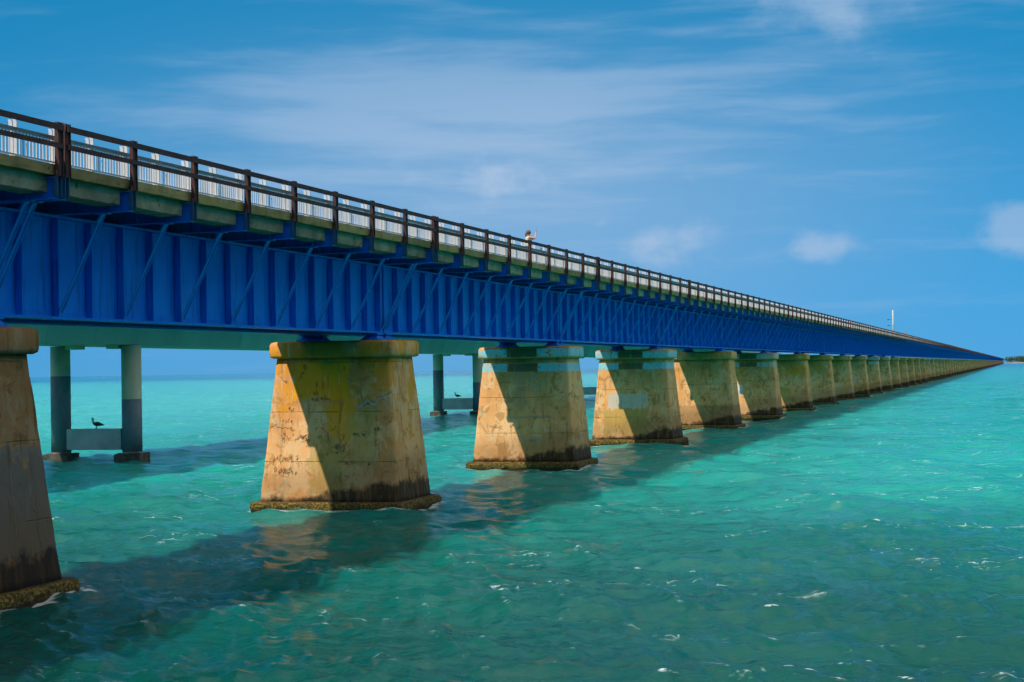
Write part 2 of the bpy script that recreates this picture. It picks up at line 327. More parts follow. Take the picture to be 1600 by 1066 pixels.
# ------------------------------------------------------------------ sea
PIER_N = 150
def build_sea():
    cx, cy = CAM.x, CAM.y
    rad = [5.0]
    while rad[-1] < 420: rad.append(rad[-1]*1.0068)
    while rad[-1] < 9000: rad.append(rad[-1]*1.03)
    rad += [16000, 30000, 60000, 100000]
    rad = np.array(rad)
    mid = math.pi/2+YAW; half = math.radians(25)
    dense = np.linspace(mid-half, mid+half, 760)
    rest = np.linspace(mid+half, mid-half+2*math.pi, 150)[1:-1]
    ang = np.concatenate([dense, rest]); A, R = len(ang), len(rad)
    dang = np.concatenate([np.full(760, 2*half/760), np.full(148, (2*math.pi-2*half)/149)])
    rr, aa = np.meshgrid(rad, ang, indexing='ij'); x = cx+rr*np.cos(aa); y = cy+rr*np.sin(aa)
    sp = np.maximum(np.gradient(rad)[:, None]*np.ones_like(aa)*.55, rr*dang[None, :])
    z = np.zeros_like(x); dx = np.zeros_like(x); dy = np.zeros_like(x); J = np.zeros_like(x)
    g = np.random.default_rng(5)
    for i in range(64):
        lam = .55*(11/.55)**g.random(); k = 2*math.pi/lam
        th = math.radians(-115)+g.normal()*.62
        a = .0085*lam**.72*(.6+.8*g.random()); a *= .75 if lam > 4 else .8 if lam > 2 else 1.1 if lam > 1.2 else 1.5
        w = np.clip((lam/sp-2.2)/2.5, 0, 1); ph = g.random()*6.283
        q = k*(x*math.cos(th)+y*math.sin(th))+ph
        s, c = np.sin(q), np.cos(q); aw = a*w
        z += aw*c; dx -= .8*aw*math.cos(th)*s; dy -= .8*aw*math.sin(th)*s; J += k*aw*c
    z *= np.clip((rr-5)/3, 0, 1)
    sd_ = J.std(); fold = np.clip((J/sd_-1.0)/3.0, 0, 1)
    # swirl and foam where the current meets the piers
    wake = np.zeros_like(x)
    for k in range(0, 26):
        yc = Y0+k*L
        ddx = np.maximum(np.abs(x)-2.85, 0); ddy = np.maximum(np.abs(y-yc)-2.15, 0); dd = np.hypot(ddx, ddy)
        wake = np.maximum(wake, np.exp(-dd/.55)*1.05)
        lee = np.exp(-((y-yc)/2.6)**2)*np.clip((x-2.6)/1.5, 0, 1)*np.exp(-np.clip(x-2.6, 0, None)/7)
        wake = np.maximum(wake, lee*.42); z += .05*lee*np.sin(x*2.1+y*1.3)
    co = np.stack([x+dx, y+dy, z], -1).reshape(-1, 3).astype(np.float32)
    idx = np.arange(R*A).reshape(R, A); nx = np.roll(idx, -1, 1)
    quads = np.stack([idx[:-1], idx[1:], nx[1:], nx[:-1]], -1).reshape(-1, 4)
    # inner disc under the camera
    m = bpy.data.meshes.new('sea'); nv = len(co)+1
    co = np.vstack([co, [[cx, cy, -.05]]]).astype(np.float32)
    tri = np.stack([np.full(A, nv-1), idx[0], nx[0]], -1)
    m.vertices.add(nv); m.vertices.foreach_set('co', co.ravel())
    loops = np.concatenate([quads.ravel(), tri.ravel()]).astype(np.int32)
    m.loops.add(len(loops)); m.loops.foreach_set('vertex_index', loops)
    st = np.concatenate([np.arange(len(quads))*4, len(quads)*4+np.arange(A)*3]).astype(np.int32)
    m.polygons.add(len(st)); m.polygons.foreach_set('loop_start', st)
    for nm, arr in (('fold', fold), ('wake', wake)):
        at = m.attributes.new(nm, 'FLOAT', 'POINT'); at.data.foreach_set('value', np.append(arr.ravel(), 0).astype(np.float32))
    m.update(calc_edges=True); m.validate(); m.materials.append(m_water()); m.shade_smooth()
    if m.polygons[0].normal.z < 0: m.flip_normals()
    tag(put('sea', m), kind='structure')
build_sea()

# ------------------------------------------------------------------ steel spans of the old bridge
ZB = 6.30; GX = 1.25
BEAM_Y = [.15]+[PAN*i for i in range(1, 8)]+[L-.15]
def girder_mb(s):
    g = MB()
    def bx(a, b, *r): g.box(min(a*s, b*s), max(a*s, b*s), *r)
    bx(GX-.01, GX+.01, .06, L-.06, 6.37, 8.71)
    bx(GX-.22, GX+.22, .06, L-.06, 6.30, 6.36)             # flanges with their angles
    bx(GX-.22, GX+.22, .06, L-.06, 8.72, 8.78)
    bx(GX+.012, GX+.03, .08, L-.08, 6.363, 6.53); bx(GX+.012, GX+.03, .08, L-.08, 8.55, 8.717)
    return g
def stiff_mb(s, wide=False):
    g = MB(); h = .10 if wide else .013
    a, b = sorted((s*(GX+.032), s*(GX+.215))); g.box(a, b, -h, h, 6.364, 8.716)
    a, b = sorted((s*(GX+.032), s*(GX+.045))); g.box(a, b, h+.002, h+.10, 6.54, 8.54)
    return g
def beam_mb():
    g = MB().box(-3.42, 3.42, -.012, .012, 8.81, 9.24)
    g.box(-3.42, 3.42, -.11, .11, 8.785, 8.808); g.box(-3.42, 3.42, -.11, .11, 9.242, 9.262)
    for s in (-1, 1):
        for x in (1.9, 2.75): g.box(s*x-.01, s*x+.01, -.10, .10, 8.81, 9.24)
    return g
def end_mb():
    g = MB().box(3.43, 3.445, -.09, .09, 8.82, 9.29)
    for y in (-.09, .075): g.box(3.447, 3.52, y, y+.015, 8.82, 9.29)
    return g
def strut_mb():
    g = MB().beam((1.49, 0, 6.47), (2.66, 0, 8.74), .10, .022)
    g.beam((1.49, .06, 6.47), (2.66, .06, 8.74), .018, .10)
    g.box(2.50, 2.86, -.085, .085, 8.755, 8.782); g.beam((2.56, 0, 8.57), (2.69, 0, 8.77), .18, .05)
    return g
def shoe_mb():
    g = MB()
    def q(z, a, b): return [(-a, -b, z), (a, -b, z), (a, b, z), (-a, b, z)]
    g.loft([q(6.045, .34, .46), q(6.09, .34, .46)]); g.loft([q(6.092, .30, .42), q(6.24, .2, .18)]); g.loft([q(6.242, .27, .3), q(6.298, .27, .3)])
    return g
def rivet_mb(s):
    g = MB(); r = .024
    def stud(x, y, z):
        o = [(x, y-r, z), (x, y, z-r), (x, y+r, z), (x, y, z+r), (x+s*.02, y, z)]
        g.add(o, [(0, 1, 4), (1, 2, 4), (2, 3, 4), (3, 0, 4)])
    for i in range(int(L/.16)):
        y = .12+i*.16
        stud(s*(GX+.030), y, 6.46); stud(s*(GX+.030), y, 8.63)
    for y in STIFF_Y:
        for j in range(13): stud(s*(GX+.045), y+.065, 6.60+j*.155)
    return g
STIFF_Y = [.18]+[PAN/2*i for i in range(1, 16)]+[L-.18]
rivet_m = rivet_mb(1).mesh('rivets', 'blue')
mg = {s: girder_mb(s).mesh('girder', 'blue') for s in (1, -1)}
ms = {s: stiff_mb(s).mesh('stiffener', 'blue') for s in (1, -1)}; mse = {s: stiff_mb(s, True).mesh('stiffener', 'blue') for s in (1, -1)}
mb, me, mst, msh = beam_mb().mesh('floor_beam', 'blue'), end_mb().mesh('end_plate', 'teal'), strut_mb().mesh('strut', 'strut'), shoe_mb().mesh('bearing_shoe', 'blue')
STIFF_Y = [.18]+[PAN/2*i for i in range(1, 16)]+[L-.18]
def shifted(src, dst, dy):
    dst.add([(a, b+dy, c) for a, b, c in src.v], src.f)
whole = MB()
for s in (1, -1):
    shifted(girder_mb(s), whole, 0)
    for i, y in enumerate(STIFF_Y): shifted(stiff_mb(s, i in (0, 16)), whole, y)
for y in BEAM_Y: shifted(beam_mb(), whole, y); shifted(end_mb(), whole, y)
n_blue = len(whole.f)
for y in BEAM_Y: shifted(strut_mb(), whole, y)
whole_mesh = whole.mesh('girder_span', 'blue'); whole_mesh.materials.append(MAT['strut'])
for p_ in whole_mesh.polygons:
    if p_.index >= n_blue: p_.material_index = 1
PIERS = ['pier at the left edge', 'yellow-stained pier', 'scrawled aqua-banded pier', 'pale-patched aqua-banded pier', 'plain pier after it',
 'white-square pier', 'yellow-streaked pier', 'orange-blotched pier', 'red-stained pier', 'tenth pier', 'eleventh pier', 'twelfth pier', 'thirteenth pier']
for k in range(-1, PIER_N):
    loc = (0, Y0+k*L, ZB)
    if k <= 11:
        e = empty('girder_span', loc); off = (0, 0, -ZB)
        for s in (1, -1):
            g = put('girder', mg[s], e, off)
            for i, y in enumerate(STIFF_Y): put('stiffener', (mse if i in (0, 16) else ms)[s], g, (0, y, 0))
            if s > 0 and k < 6: tag(put('rivets', rivet_m, g), kind='stuff')
            for y in (.42, L-.42): put('bearing_shoe', msh, e, (s*GX, y, -ZB))
        for y in BEAM_Y:
            b = put('floor_beam', mb, e, (0, y, -ZB)); put('end_plate', me, b)
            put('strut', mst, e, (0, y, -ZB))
        if k < 0: tag(e, 'blue steel bridge span running out of the picture at upper left', 'bridge span', 'blue girder spans')
        else: tag(e, 'blue steel span between the %s and the %s' % (PIERS[k], PIERS[k+1]) if k < 8 else
                  'blue steel span number %d from the left, resting on the %s' % (k+1, PIERS[k]), 'bridge span', 'blue girder spans')
    else:
        o = put('girder_span', whole_mesh, None, (0, Y0+k*L, 0))
        tag(o, 'far blue bridge span, one of those past the thirteenth pier merging towards the horizon', 'bridge span', 'far blue girder spans')

# ------------------------------------------------------------------ deck: slab, kerb blocks, spalled slab edges
deck = tag(empty('bridge_deck', (0, Y0, 9.2)), 'long old concrete road deck with mossy kerb on the blue steel spans', 'bridge deck')
slab_m = MB().box(-3.2, 3.2, .02, L-.02, 9.265, 9.38).mesh('slab', 'slab')
road_m = MB().box(-2.95, 2.95, .02, L-.02, 9.384, 9.40).mesh('road_surface', 'road')
def rough_box(x0, x1, y0, y1, z0, z1, nx, ny, nz, amp, seed, low=0.):
    """box with subdivided, unevenly worn faces; low > 0 breaks the lower outer edge away"""
    g = np.random.default_rng(seed); b = MB(); key = {}
    jit = {}
    def V(i, j, k):
        q = (i, j, k)
        if q not in key:
            p = [x0+(x1-x0)*i/nx, y0+(y1-y0)*j/ny, z0+(z1-z0)*k/nz]
            n = g.normal(size=3)*amp
            p = [p[0]+n[0], p[1]+n[1]*(0 if j in (0, ny) else 1), p[2]+n[2]]
            if low and k == 0 and i == nx:
                c = low*(.4+(1.6 if g.random() < .25 else .3)*g.random()); p[0] -= c; p[2] += c*.7
            key[q] = len(b.v); b.v.append(tuple(p))
        return key[q]
    for i in range(nx):
        for j in range(ny):
            b.f += [(V(i,j,0),V(i,j+1,0),V(i+1,j+1,0),V(i+1,j,0)), (V(i,j,nz),V(i+1,j,nz),V(i+1,j+1,nz),V(i,j+1,nz))]
        for k in range(nz):
            b.f += [(V(i,0,k),V(i+1,0,k),V(i+1,0,k+1),V(i,0,k+1)), (V(i,ny,k),V(i,ny,k+1),V(i+1,ny,k+1),V(i+1,ny,k))]
    for j in range(ny):
        for k in range(nz):
            b.f += [(V(0,j,k),V(0,j,k+1),V(0,j+1,k+1),V(0,j+1,k)), (V(nx,j,k),V(nx,j+1,k),V(nx,j+1,k+1),V(nx,j,k+1))]
    return b
kerb_ms = [rough_box(3.0, 3.42, .03, PAN-.03, 9.30, 9.54, 1, 8, 2, .004, 20+i, .018).mesh('kerb_block', 'kerb') for i in range(4)]
edge_ms = [rough_box(2.6, 3.22, .14, PAN-.14, 8.93, 9.262, 2, 14, 2, .004, 40+i, .035).mesh('slab_edge', 'slab') for i in range(5)]
kerb_far = MB().box(-3.42, -3.0, .02, L-.02, 9.39, 9.54).mesh('far_kerb', 'kerb')
rest = MB(); rest2 = MB()
for k in range(-1, PIER_N):
    y = k*L
    if k < 60:
        put('slab', slab_m, deck, (0, y, -9.2)); put('road_surface', road_m, deck, (0, y, -9.2)); put('kerb', kerb_far, deck, (0, y, -9.2))
    else: rest.box(-3.4, 3.2, y+.02, y+L-.02, 9.265, 9.40)
    for i in range(8):
        yy = y+i*PAN
        if k < 36:
            put('kerb_block', random.choice(kerb_ms), deck, (0, yy, -9.2)); put('slab_edge', random.choice(edge_ms), deck, (0, yy, -9.2))
        else:
            rest2.box(3.0, 3.42, yy+.03, yy+PAN-.03, 9.30, 9.54); rest.box(2.6, 3.2, yy+.15, yy+PAN-.15, 8.95, 9.26)
tag(put('distant_slab', rest.mesh('distant_slab', 'slab'), deck, (0, 0, -9.2)), kind='stuff')
tag(put('distant_kerb', rest2.mesh('distant_kerb', 'kerb'), deck, (0, 0, -9.2)), kind='stuff')

# ------------------------------------------------------------------ rusty railing along the near edge
rail = tag(empty('rusty_railing', (3.5, Y0, 9.3)), 'dark rusty two-rail steel railing along the near edge of the old deck', 'railing')
pg = MB().box(3.452, 3.535, -.085, .085, 9.28, 10.45)
pg.box(3.537, 3.56, -.105, -.075, 9.26, 10.45); pg.box(3.537, 3.56, .075, .105, 9.26, 10.45)
post_m = pg.mesh('post', 'rust')
top_m = MB().box(3.565, 3.60, .08, L-.08, 10.265, 10.395).box(3.49, 3.563, .08, L-.08, 10.37, 10.39).mesh('top_rail', 'rust')
mid_m = MB().box(3.565, 3.595, .08, L-.08, 9.875, 9.985).box(3.50, 3.563, .08, L-.08, 9.96, 9.98).mesh('middle_rail', 'rust')
rp = MB()
for k in range(-1, PIER_N):
    y = k*L
    if k < 60: put('top_rail', top_m, rail, (-3.5, y, -9.3)); put('middle_rail', mid_m, rail, (-3.5, y, -9.3))
    else: rp.box(3.565, 3.60, y+.08, y+L-.08, 10.265, 10.395); rp.box(3.565, 3.60, y+.08, y+L-.08, 9.875, 9.985)
    for yy in BEAM_Y:
        if k < 32: put('post', post_m, rail, (-3.5, y+yy, -9.3))
        else: rp.box(3.46, 3.56, y+yy-.09, y+yy+.09, 9.3, 10.415)
tag(put('distant_railing', rp.mesh('distant_railing', 'rust'), rail, (-3.5, 0, -9.3)), kind='stuff')

# ------------------------------------------------------------------ white picket fence just behind it
BAY = PAN/2
fence = tag(empty('picket_fence', (3.2, Y0, 9.54)), 'white metal picket fence with grey handrail standing behind the rusty railing', 'fence')
def prof(pts, y0, y1, g):
    g.loft([[(a, y0, b) for a, b in pts], [(a, y1, b) for a, b in pts]])
fg = MB()
prof([(3.20, 9.545), (3.28, 9.545), (3.28, 10.28), (3.265, 10.34), (3.24, 10.37), (3.17, 10.37), (3.195, 10.32)], -.03, .0, fg)
prof([(3.07, 9.545), (3.15, 9.545), (3.15, 10.26), (3.14, 10.32), (3.11, 10.37), (3.04, 10.37), (3.06, 10.32)], .005, .035, fg)
fpost = fg.mesh('fence_post', 'white')
pk = MB()
for i in range(1, 12): y = i*BAY/12; pk.box(3.235, 3.26, y-.011, y+.011, 9.63, 10.10)
pk.box(3.225, 3.27, .03, BAY-.03, 9.60, 9.63); pk.box(3.225, 3.27, .03, BAY-.03, 10.10, 10.125)
panel_m = pk.mesh('picket_panel', 'white')
hr = MB()
for i in range(16): hr.box(3.20, 3.28, i*BAY+.04, i*BAY+BAY-.006, 10.127, 10.19)
hand_m = hr.mesh('handrail', 'grey')
fr = MB(); fh_ = MB()
for k in range(-1, PIER_N):
    y = k*L
    if k < 50: put('handrail', hand_m, fence, (-3.2, y+.05*PAN, -9.54))
    else: fh_.box(3.17, 3.29, y, y+L, 10.127, 10.20)
    for i in range(16):
        yy = y+i*BAY+.05*PAN
        if k < 17: put('fence_post', fpost, fence, (-3.2, yy, -9.54)); put('picket_panel', panel_m, fence, (-3.2, yy, -9.54))
        elif k < 60:
            fr.box(3.07, 3.28, yy-.02, yy+.02, 9.54, 10.35)
            for j in range(1, 6): q = yy+j*BAY/6; fr.box(3.235, 3.26, q-.022, q+.022, 9.6, 10.11)
        else: fr.box(3.235, 3.26, yy, yy+BAY*.4, 9.6, 10.11)
tag(put('distant_pickets', fr.mesh('distant_pickets', 'white'), fence, (-3.2, 0, -9.54)), kind='stuff')
tag(put('distant_handrail', fh_.mesh('distant_handrail', 'grey'), fence, (-3.2, 0, -9.54)), kind='stuff')

# ------------------------------------------------------------------ piers
def rr_ring(w, t_, r, z, n=6, bow=0.):
    pts = []
    for cx, cy, a0 in ((w-r, t_-r, 0), (-(w-r), t_-r, 90), (-(w-r), -(t_-r), 180), (w-r, -(t_-r), 270)):
        for i in range(n+1):
            a = math.radians(a0+90*i/n); pts.append((cx+r*math.cos(a), cy+r*math.sin(a), z))
    return pts
def half(z): return 2.20+.43*(5.44-z)/5.08, 1.18+.60*(5.44-z)/5.08
def refine(ring, step=.35):
    out = []
    for a, b in zip(ring, ring[1:]+ring[:1]):
        d = math.dist(a, b); n = max(1, int(d/step))
        for i in range(n): out.append(tuple(a[j]+(b[j]-a[j])*i/n for j in range(3)))
    return out
def smooth_noise(seed):
    g = np.random.default_rng(seed); D = g.normal(size=(10, 3)); D *= (1.0+2.5*g.random((10, 1))); ph = g.random(10)*6.28
    return lambda p: float(np.sin(D@np.array(p)+ph).mean())
def pier_meshes(seed, mat):
    n = smooth_noise(seed); g = np.random.default_rng(seed)
    rings = []
    zs = np.linspace(.30, 5.44, 22); base = refine(rr_ring(1, 1, .12, 0, 3), .2)
    for z in zs:
        w, h = half(z); ring = refine(rr_ring(w, h, .13, z, 3), 1e9)
        full = []
        for a, b in zip(ring, ring[1:]+ring[:1]):
            d_ = math.dist(a, b); m_ = 9 if d_ > 1.5 else 1
            for i in range(m_): full.append([a[j]+(b[j]-a[j])*i/m_ for j in range(3)])
        for p in full:
            k = 1+.011*n(p)+.0015*g.normal(); p[0] *= k; p[1] *= k
        rings.append([tuple(p) for p in full])
    shaft = MB().loft(rings).mesh('shaft', mat, True)
    rings = []
    for z, w, h in ((5.442, 2.30, 1.30), (5.49, 2.385, 1.375), (5.56, 2.40, 1.39), (5.92, 2.40, 1.39), (6.0, 2.36, 1.35), (6.04, 2.26, 1.25)):
        full = []
        ring = rr_ring(w, h, .16, z, 4)
        for a, b in zip(ring, ring[1:]+ring[:1]):
            m_ = 8 if math.dist(a, b) > 1.2 else 1
            for i in range(m_): full.append([a[j]+(b[j]-a[j])*i/m_ for j in range(3)])
        for p in full: k = 1+.008*n(p)+.002*g.normal(); p[0] *= k; p[1] *= k; p[2] += .008*n((p[1], p[0], p[2]))
        rings.append([tuple(p) for p in full])
    cap = MB().loft(rings).mesh('cap', mat, True)
    rings = []
    for z, ex in ((-1.4, .02), (-.12, .05), (.0, .03), (.10, .04), (.20, .05), (.30, .03), (.36, -.04)):
        full = []
        ring = rr_ring(2.83+ex, 2.10+ex, .10, z, 2)
        for a, b in zip(ring, ring[1:]+ring[:1]):
            m_ = 26 if math.dist(a, b) > 1.5 else 1
            for i in range(m_): full.append([a[j]+(b[j]-a[j])*i/m_ for j in range(3)])
        for p in full:
            e = .007*g.normal()+.010*n((p[0]*2, p[1]*2, z)); e *= 1 if z < .3 else .7
            p[0] *= 1+e; p[1] *= 1+e; p[2] += .010*g.normal() if z > .05 else 0
        rings.append([tuple(p) for p in full])
    plinth = MB().loft(rings).mesh('plinth', mat, False)
    return shaft, cap, plinth
AQ = (.30, .44, .42); YE = (.88, .34, .006); PALE = (.58, .50, .38); GREY = (.13, .115, .095)
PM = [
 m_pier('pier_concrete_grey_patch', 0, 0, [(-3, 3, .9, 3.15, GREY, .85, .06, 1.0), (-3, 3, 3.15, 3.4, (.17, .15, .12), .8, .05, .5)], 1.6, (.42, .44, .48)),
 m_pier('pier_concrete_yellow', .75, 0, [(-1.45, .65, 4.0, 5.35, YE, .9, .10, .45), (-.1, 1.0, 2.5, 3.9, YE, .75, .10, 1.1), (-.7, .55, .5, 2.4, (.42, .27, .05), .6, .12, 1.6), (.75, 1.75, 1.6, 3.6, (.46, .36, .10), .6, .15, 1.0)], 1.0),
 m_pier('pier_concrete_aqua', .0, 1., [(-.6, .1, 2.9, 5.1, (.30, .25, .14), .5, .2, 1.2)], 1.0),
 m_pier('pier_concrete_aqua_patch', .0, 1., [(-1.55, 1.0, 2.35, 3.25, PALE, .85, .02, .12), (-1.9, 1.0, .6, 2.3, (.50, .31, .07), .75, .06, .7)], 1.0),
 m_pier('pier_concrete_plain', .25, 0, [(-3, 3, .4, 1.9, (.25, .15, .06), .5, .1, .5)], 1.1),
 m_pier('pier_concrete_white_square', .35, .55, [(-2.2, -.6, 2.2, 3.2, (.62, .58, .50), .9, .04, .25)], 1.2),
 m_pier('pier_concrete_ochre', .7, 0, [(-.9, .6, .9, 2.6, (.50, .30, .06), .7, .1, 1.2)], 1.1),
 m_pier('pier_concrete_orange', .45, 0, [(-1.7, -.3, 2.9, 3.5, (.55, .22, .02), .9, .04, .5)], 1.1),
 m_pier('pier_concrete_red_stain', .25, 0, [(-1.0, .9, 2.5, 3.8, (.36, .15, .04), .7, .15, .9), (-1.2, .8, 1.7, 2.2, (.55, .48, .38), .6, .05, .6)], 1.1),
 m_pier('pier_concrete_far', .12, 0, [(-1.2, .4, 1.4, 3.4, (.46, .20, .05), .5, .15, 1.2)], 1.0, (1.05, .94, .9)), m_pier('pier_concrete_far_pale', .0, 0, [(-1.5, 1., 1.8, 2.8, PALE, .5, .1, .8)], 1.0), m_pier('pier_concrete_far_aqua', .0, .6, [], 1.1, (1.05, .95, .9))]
LAB = ['dark pier cut off by the left picture edge, grey patch on its shaft', 'broadest whole pier, splashed with large yellow stains and scribbles',
 'second whole pier with aqua bands round cap and neck and white scrawl', 'aqua-banded pier with a pale rectangular patch above ochre stain',
 'plain tan pier right of the pale-patched aqua-banded one', 'pier with a chalk-white square painted on its left half', 'yellow-streaked pier just right of the white-square pier',
 'pier with a bright orange blotch halfway up its shaft', 'pier with a round reddish stain, just right of the orange-blotched one']
var_meshes = [pier_meshes(100+i, PM[9+i % 3]) for i in range(5)]
def scribble(seed, x0, x1, z, h, mat, w=.005, loops=0):
    """a line of handwriting sprayed on the front face, as thin strokes of paint"""
    g = np.random.default_rng(seed); b = MB(); x = x0; h *= .8
    while x < x1:
        cw = h*(.35+.5*g.random()); base = z+.15*h*g.normal()
        for _ in range(1+int(g.random()*2.2)):
            n = 3+int(g.random()*3); a0 = g.random()*6.28; sw = g.choice([-1, 1])*(.6+.9*g.random()); px, pz = x+cw*g.random(), base+h*(g.random()-.5)
            pts = [(px, pz)]
            for q in range(n):
                a0 += sw*.8; px += math.cos(a0)*h*.28; pz += math.sin(a0)*h*.36; pts.append((px, pz))
            ribbon(b, pts, w*(.6+.7*g.random()))
        x += cw*(1.1+(1.2 if g.random() < .15 else 0))
    return b
def ribbon(b, pts, w):
    for (xa, za), (xb, zb) in zip(pts, pts[1:]):
        dx, dz = xb-xa, zb-za; ll = math.hypot(dx, dz) or 1; px, pz = -dz/ll*w/2, dx/ll*w/2
        q = [(xa+px, za+pz), (xb+px, zb+pz), (xb-px, zb-pz), (xa-px, za-pz)]
        fr_ = [(x, -half(z)[1]-.017, z) for x, z in q]; bk = [(x, y+.05, z) for x, y, z in fr_]
        b.add(fr_+bk, [(3, 2, 1, 0), (0, 1, 5, 4), (1, 2, 6, 5), (2, 3, 7, 6), (3, 0, 4, 7)])
for k in range(0, PIER_N):
    e = empty('bridge_pier', (0, Y0+k*L-(.55 if k == 0 else .1), 0))
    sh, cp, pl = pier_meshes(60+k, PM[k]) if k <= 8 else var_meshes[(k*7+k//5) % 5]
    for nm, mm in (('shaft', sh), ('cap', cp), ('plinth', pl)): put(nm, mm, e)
    if k == 1:
        for i, (x0, x1, z, h) in enumerate([(-1.9, -.9, 2.62, .16), (-2.3, -1.15, 1.85, .15), (-2.1, -1.4, 1.50, .10), (-1.95, -1.2, 1.38, .10), (-1.75, -1.45, 3.2, .12),
              (.1, .6, 2.3, .14), (.3, .75, 2.1, .10), (.9, 1.5, 2.75, .10), (1.65, 2.0, 2.9, .11), (.6, 1.05, 1.72, .08), (1.25, 1.7, 1.7, .10), (1.75, 2.05, .95, .13),
              (-.75, .0, 3.98, .08), (.35, .5, 2.6, .2), (-1.65, -1.5, 3.6, .2)]):
            put('scribble', scribble(300+i, x0, x1, z, h, 'ink').mesh('scribble', 'ink'), e)
        cr = MB(); pts = [(1.0+1.05*i/14, 3.78-.10*math.sin(i*.9)+.04*math.cos(i*2.3)+.16*(i/14)**2) for i in range(15)]; ribbon(cr, pts, .05)
        put('white_scrawl', cr.mesh('white_scrawl', 'chalk'), e)
    if k == 2:
        fg2 = MB()
        for pts in ([(.42, 4.62), (.52, 4.72), (.62, 4.60), (.55, 4.45), (.46, 4.5), (.42, 4.62)], [(.55, 4.45), (.62, 4.30), (.78, 4.18), (.95, 4.22)], [(.78, 4.18), (.70, 4.0), (.75, 3.85)],
                    [(.1, 4.40), (.25, 4.22), (.45, 4.12), (.62, 4.14)], [(.5, 4.12), (.55, 3.9), (.62, 3.72), (.60, 3.55)], [(.45, 5.3), (.5, 5.42), (.6, 5.36), (.62, 5.42)]): ribbon(fg2, pts, .035)
        put('white_scrawl', fg2.mesh('white_scrawl', 'chalk'), e)
        for i, (x0, x1, z, h) in enumerate([(-1.7, -1.45, 2.1, .14), (-.7, -.5, 2.1, .13), (.25, .4, 2.1, .13), (-.4, .9, 1.5, .12), (-.6, 1.2, 2.55, .05)]):
            put('scribble', scribble(340+i, x0, x1, z, h, 'ink', .014, 5).mesh('scribble', 'ink' if i < 3 else 'chalk'), e)
    if k <= 8: tag(e, LAB[k], 'pier', 'tan concrete piers')
    elif k <= 13: tag(e, 'tan %s counted along the row from the left picture edge' % {9: 'tenth', 10: 'eleventh', 11: 'twelfth', 12: 'thirteenth', 13: 'fourteenth'}[k]+' concrete pier', 'pier', 'tan concrete piers')
    else: tag(e, 'far tan pier past the fourteenth, in the row shrinking towards the horizon', 'pier', 'far tan concrete piers')

# ------------------------------------------------------------------ newer concrete bridge behind
NB0 = Vector((-28.3, 86.4)); NB1 = Vector((-35.35, 173.7)); nd = (NB1-NB0).normalized(); NSP = (NB1-NB0).length/2
nrz = math.atan2(nd.y, nd.x)-math.pi/2
new = tag(empty('concrete_bridge', (NB0.x, NB0.y, 6.7), nrz), 'grey-green concrete box-girder bridge seen behind and below the blue spans', 'bridge')
prof_ = [(-2.55, 6.72), (2.55, 6.72), (3.05, 8.75), (5.9, 9.0), (5.9, 9.22), (-5.9, 9.22), (-5.9, 9.0), (-3.05, 8.75)]
SEG = NSP/8
sg = MB(); sg.loft([[(a, .012, b) for a, b in prof_], [(a, SEG-.012, b) for a, b in prof_]]); seg_m = sg.mesh('box_segment', 'conc')
pr_ = MB().loft([[(a, .0, b) for a, b in ((5.5, 9.225), (5.9, 9.225), (5.75, 10.05), (5.55, 10.05))], [(a, SEG-.03, b) for a, b in ((5.5, 9.225), (5.9, 9.225), (5.75, 10.05), (5.55, 10.05))]])
par_m = pr_.mesh('parapet', 'conc')
rs = MB()
for i in range(-14, 1000):
    y = i*SEG
    if i < 120:
        put('box_segment', seg_m, new, (0, y, -6.7)); put('parapet', par_m, new, (0, y, -6.7))
    elif i % 8 == 0: rs.loft([[(a, y, b) for a, b in prof_], [(a, y+8*SEG-.02, b) for a, b in prof_]])
tag(put('distant_segments', rs.mesh('distant_segments', 'conc'), new, (0, 0, -6.7)), kind='stuff')
def ngon(r, z, n=20, cx=0.): return [(cx+r*math.cos(2*math.pi*j/n), r*math.sin(2*math.pi*j/n), z) for j in range(n)]
col_m = MB().loft([ngon(.58, -1.5), ngon(.58, 6.70)]).mesh('column', 'pile', True)
def coat(z): return MB().loft([ngon(.586, .5), ngon(.586, z)]).mesh('coating', 'coat', True)
coat_a, coat_b = coat(4.95), coat(3.55)
for mm in (col_m, coat_a, coat_b): mm.shade_smooth()
xb_m = soften(MB().box(-1.72, 1.72, -.40, .40, .62, 1.84).mesh('cross_beam', 'beam'), .03)
ft_m = rough_box(-.80, .80, -.80, .80, -1.5, .42, 5, 5, 5, .03, 77).mesh('footing', 'foot')
cb_m = MB().box(-.38, .38, -.5, .5, 6.50, 6.715).mesh('bearing_block', 'pile')
names = {0: 'two-column pier of the concrete bridge with a pelican, left of the yellow-stained pier', 2: 'two-column pier of the concrete bridge seen left of the aqua-banded scrawled pier',
         1: 'two-column pier of the concrete bridge straight behind the yellow-stained pier', 3: 'two-column pier of the concrete bridge straight behind the scrawled aqua-banded pier',
         -1: 'two-column pier of the concrete bridge outside the left picture edge',
         4: 'slim column pier of the concrete bridge showing between the two aqua-banded piers'}
for i in range(-1, 14):
    c = NB0+nd*NSP*i
    e = empty('bridge_bent', (c.x, c.y, 0), nrz)
    for s in (-1, 1):
        cl = put('column', col_m, e, (s*2.25, 0, 0)); put('coating', coat_a if s < 0 else coat_b, cl)
        put('footing', ft_m, e, (s*2.25, 0, 0)); put('bearing_block', cb_m, e, (s*(2.25-.95), 0, 0))
    put('cross_beam', xb_m, e)
    if i in names: tag(e, names[i], 'bridge pier', 'two-column piers of the concrete bridge')
    else: tag(e, 'far two-column pier of the concrete bridge screened by the old tan piers', 'bridge pier', 'far two-column piers')

